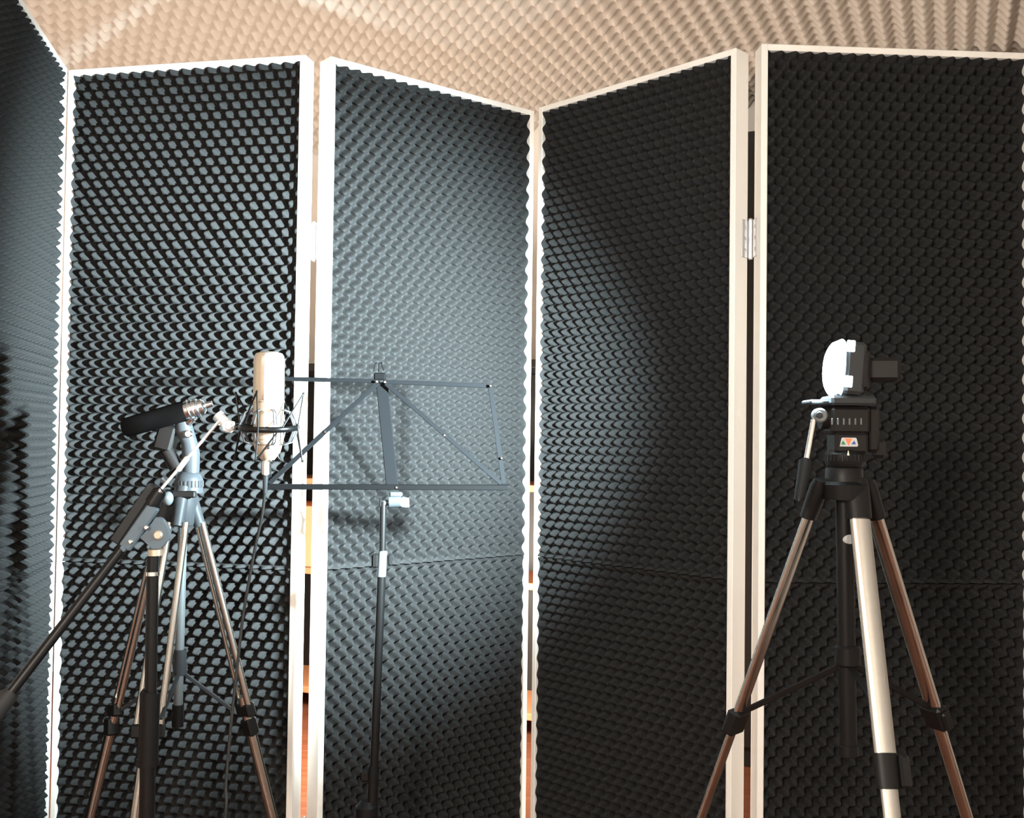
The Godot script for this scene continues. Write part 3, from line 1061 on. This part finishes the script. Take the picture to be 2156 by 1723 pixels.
	# ---- microphone
	var top := at(567, 741, Z)
	var bottom := at(564, 969, Z)
	var m := thing("microphone", "silver studio condenser microphone held upright in the wire cradle", "microphone", bottom)
	var up := (top - bottom).normalized()
	var L := top.distance_to(bottom)
	var mf := frame_of(up)
	var rr := px(32, Z)
	st = mb()
	lathe(st, Transform3D(mf, bottom), [Vector2(0, 0), Vector2(rr * 0.42, 0.0), Vector2(rr * 0.52, 0.003), Vector2(rr * 0.80, L * 0.075), Vector2(rr * 0.95, L * 0.15), Vector2(rr * 0.96, L * 0.17), Vector2(rr * 0.93, L * 0.175), Vector2(rr * 0.93, L * 0.185), Vector2(rr * 0.965, L * 0.19), Vector2(rr, L * 0.54), Vector2(0, L * 0.54)], 40)
	part("body", st, M["mic nickel"], m)
	st = mb()
	lathe(st, Transform3D(mf, bottom + up * L * 0.54), [Vector2(rr * 1.0, 0), Vector2(rr * 1.01, 0.001), Vector2(rr * 1.0, L * 0.38), Vector2(rr * 0.97, L * 0.415), Vector2(rr * 0.86, L * 0.443), Vector2(rr * 0.55, L * 0.458), Vector2(0, L * 0.462)], 40)
	var grille := part("grille", st, M["mic nickel"], m)
	st = mb()
	# a raised seam that runs over the grille from front to back
	var seam := []
	for k in 25:
		var q := k / 24.0
		var ang := PI * q
		var yy := L * 0.54 + (L * 0.40 + sin(ang) * L * 0.06 if q > 0.12 and q < 0.88 else L * 0.40 * (q / 0.12 if q < 0.5 else (1 - q) / 0.12))
		var rad := cos(ang) if (q > 0.12 and q < 0.88) else (1.0 if q < 0.5 else -1.0)
		seam.append(bottom + up * yy + mf.z * rr * 1.0 * rad * (1.0 if absf(rad) > 0.99 else 1.02) + mf.x * (-0.0015))
	tube(st, seam, 0.0011, 6)
	part("grille_seam", st, M["zinc"], grille)
	st = mb()
	torus(st, bottom + up * L * 0.54, up, rr * 0.99, 0.0012, 0.002)
	part("band", st, M["mic nickel"], m)
	st = mb()
	box(st, Transform3D(mf, bottom + up * L * 0.285 + mf.z * rr * 0.97 + mf.x * px(4, Z)), Vector3(0.004, 0.007, 0.003), 0.0008)
	box(st, Transform3D(mf, bottom + up * L * 0.12 + mf.z * rr * 0.9 + mf.x * px(8, Z)), Vector3(0.003, 0.006, 0.003), 0.0008)
	part("switch", st, M["grey plastic"], m)

	# ---- cable with its plug
	var cb := thing("microphone_cable", "thin black cable hanging from the bottom of the microphone", "cable", bottom - Vector3(0, 0.01, 0))
	st = mb()
	tube(st, [bottom + up * 0.001, at(560, 975, Z), at(560, 998, Z), at(559, 1001, Z)], [0.0068, 0.0074, 0.007, 0.005], 18)
	part("plug", st, M["bright steel"], cb, "shiny metal plug")
	st = mb()
	tube(st, [at(559, 998, Z), at(558, 1040, Z)], [0.0048, 0.003], 14)
	part("strain_relief", st, M["grey plastic"], cb)
	st = mb()
	tube(st, curve([at(558, 1036, Z), at(551, 1090, Z + 0.004), at(535, 1165, Z + 0.01), at(513, 1290, Z + 0.01), at(500, 1400, Z), at(486, 1530, Z - 0.01), at(476, 1650, Z - 0.02), at(470, 1760, Z - 0.03), Vector3(-0.46, 0.03, -Z), Vector3(-0.44, 0.006, -Z - 0.02), Vector3(-0.30, 0.005, -Z + 0.1)]), 0.0023, 10)
	part("cord", st, M["rubber"], cb)

# ---------------------------------------------------------------- music stand
func music_stand() -> void:
	var Z := 1.87
	var base := at(784, 1723, Z)
	base.y = 0
	var t := thing("music_stand", "black folding music stand with an empty open desk", "music stand", base)
	var back := 0.045                 # the desk leans back: its top lies deeper
	var dk := func(x: float, y: float, o := 0.0) -> Vector3:
		return at(x, y, Z + back * (1025.0 - y) / 220.0 + o)
	var strip := func(called: String, a: Vector3, b: Vector3, wd: float, parent: Node3D = t) -> MeshInstance3D:
		var s := mb()
		bar(s, a, b, wd, 0.003, Vector3(0, 0.2, 1), 0.0006)
		return part(called, s, M["stand steel"], t)
	var st := mb()
	bar(st, dk.call(562, 1025, -0.004), dk.call(1068, 1027, -0.004), px(11, Z), 0.02, Vector3.BACK, 0.001)
	part("ledge", st, M["matte black"], t)
	st = mb()
	bar(st, dk.call(804, 806), dk.call(826, 1024), px(25, Z), 0.006, Vector3(0, 0.2, 1), 0.001)
	part("spine", st, M["stand steel"], t)
	strip.call("upper_arm", dk.call(800, 803, -0.004), dk.call(561, 797, -0.004), px(9, Z))
	strip.call("upper_arm", dk.call(806, 804, -0.004), dk.call(1034, 813, -0.004), px(9, Z))
	strip.call("side_arm", dk.call(561, 797, -0.008), dk.call(567, 1020, -0.008), px(10, Z))
	strip.call("side_arm", dk.call(1032, 812, -0.008), dk.call(1061, 1020, -0.008), px(10, Z))
	strip.call("diagonal_arm", dk.call(796, 806, -0.012), dk.call(566, 1019, -0.012), px(10, Z))
	strip.call("diagonal_arm", dk.call(812, 808, -0.012), dk.call(1056, 1019, -0.012), px(9, Z))
	for q in [[794, 804], [811, 805], [1033, 813], [1056, 965], [936, 917], [684, 910], [835, 1027]]:
		st = mb()
		disc(st, dk.call(q[0], q[1], -0.014), Vector3.BACK, 0.0026, 0.004, 0.0012, 12)
		part("rivet", st, M["chrome"], t, "shiny rivet")
	# page clip on top
	st = mb()
	box(st, Transform3D(Basis(), dk.call(800, 793, -0.004)), Vector3(px(25, Z), px(16, Z), 0.01), 0.002)
	var clip := part("clip", st, M["matte black"], t)
	for q in [[787, 781, 790, 766], [797, 783, 798, 764], [808, 781, 803, 766], [789, 768, 794, 763], [799, 765, 806, 764]]:
		st = mb()
		tube(st, [dk.call(q[0], q[1], -0.006), dk.call(q[2], q[3], -0.006)], 0.0011, 8)
		part("clip_wire", st, M["matte black"], clip)
	# tilt joint with thumb screw
	st = mb()
	box(st, Transform3D(Basis(), at(834, 1041, Z)), Vector3(px(26, Z), px(10, Z), 0.016), 0.002)
	tube(st, [at(820, 1057, Z), at(844, 1056, Z)], px(12.5, Z), 20)
	tube(st, [at(803, 1061, Z), at(822, 1058, Z)], px(6, Z), 12)
	var joint := part("tilt_joint", st, M["head grey"], t, "grey metal tilt joint")
	st = mb()
	tube(st, [at(844, 1058, Z), at(847, 1058, Z), at(859, 1060, Z), at(861, 1060, Z)], [0.0075, 0.0098, 0.0098, 0.008], 18)
	part("thumb_screw", st, M["silver plastic"], joint)
	# pole in three sections
	st = mb()
	tube(st, [at(807, 1056, Z), at(805, 1170, Z)], px(7, Z), 16)
	box(st, Transform3D(Basis(), at(801.5, 1058, Z)), Vector3(px(4, Z), px(18, Z), 0.012), 0.001)
	part("upper_pole", st, M["black steel"], t)
	st = mb()
	tube(st, [at(806, 1160, Z), at(806, 1162, Z), at(803, 1214, Z), at(803, 1215, Z)], [px(7, Z), px(9.5, Z), px(9.5, Z), px(8, Z)], 20)
	var col := part("collar", st, M["silver plastic"], t, "light grey clamping collar")
	st = mb()
	box(st, Transform3D(Basis(), at(790, 1181, Z)), Vector3(px(14, Z), px(30, Z), 0.014), 0.003)
	box(st, Transform3D(Basis(), at(821, 1179, Z)), Vector3(px(10, Z), px(26, Z), 0.012), 0.003)
	part("wing_screw", st, M["black plastic"], col)
	st = mb()
	tube(st, [at(803.5, 1205, Z), at(787, 1625, Z)], px(9, Z), 16)
	part("middle_pole", st, M["black steel"], t)
	st = mb()
	tube(st, [at(787, 1613, Z), at(787, 1616, Z), at(785, 1645, Z), at(785, 1648, Z)], [px(9, Z), px(12, Z), px(12, Z), px(10, Z)], 18)
	box(st, Transform3D(Basis(), at(769, 1634, Z)), Vector3(px(20, Z), px(22, Z), 0.014), 0.003)
	part("collar", st, M["black plastic"], t)
	var foot := Vector3(base.x - 0.01, 0.10, base.z)
	st = mb()
	tube(st, [at(786, 1640, Z), foot - Vector3(0, 0.07, 0)], px(11, Z), 16)
	part("lower_pole", st, M["black steel"], t)
	st = mb()
	lathe(st, Transform3D(Basis(), foot + Vector3(0, 0.18, 0)), [Vector2(0, -0.03), Vector2(0.02, -0.03), Vector2(0.02, 0.02), Vector2(0.011, 0.03), Vector2(0, 0.03)], 20)
	part("leg_hub", st, M["black plastic"], t)
	for k in 3:
		var a := TAU * k / 3 + 1.0
		var e := Vector3(foot.x + cos(a) * 0.24, 0.010, foot.z + sin(a) * 0.24)
		st = mb()
		bar(st, foot + Vector3(cos(a) * 0.015, 0.17, sin(a) * 0.015), e, 0.016, 0.004, Vector3(cos(a), 0.3, sin(a)))
		var leg := part("leg", st, M["black steel"], t)
		st = mb()
		bar(st, foot - Vector3(0, 0.06, 0), foot.lerp(e, 0.5) + Vector3(0, 0.07, 0), 0.012, 0.003)
		part("brace", st, M["black steel"], leg)
		st = mb()
		ball(st, e, 0.010)
		part("rubber_foot", st, M["rubber"], leg)
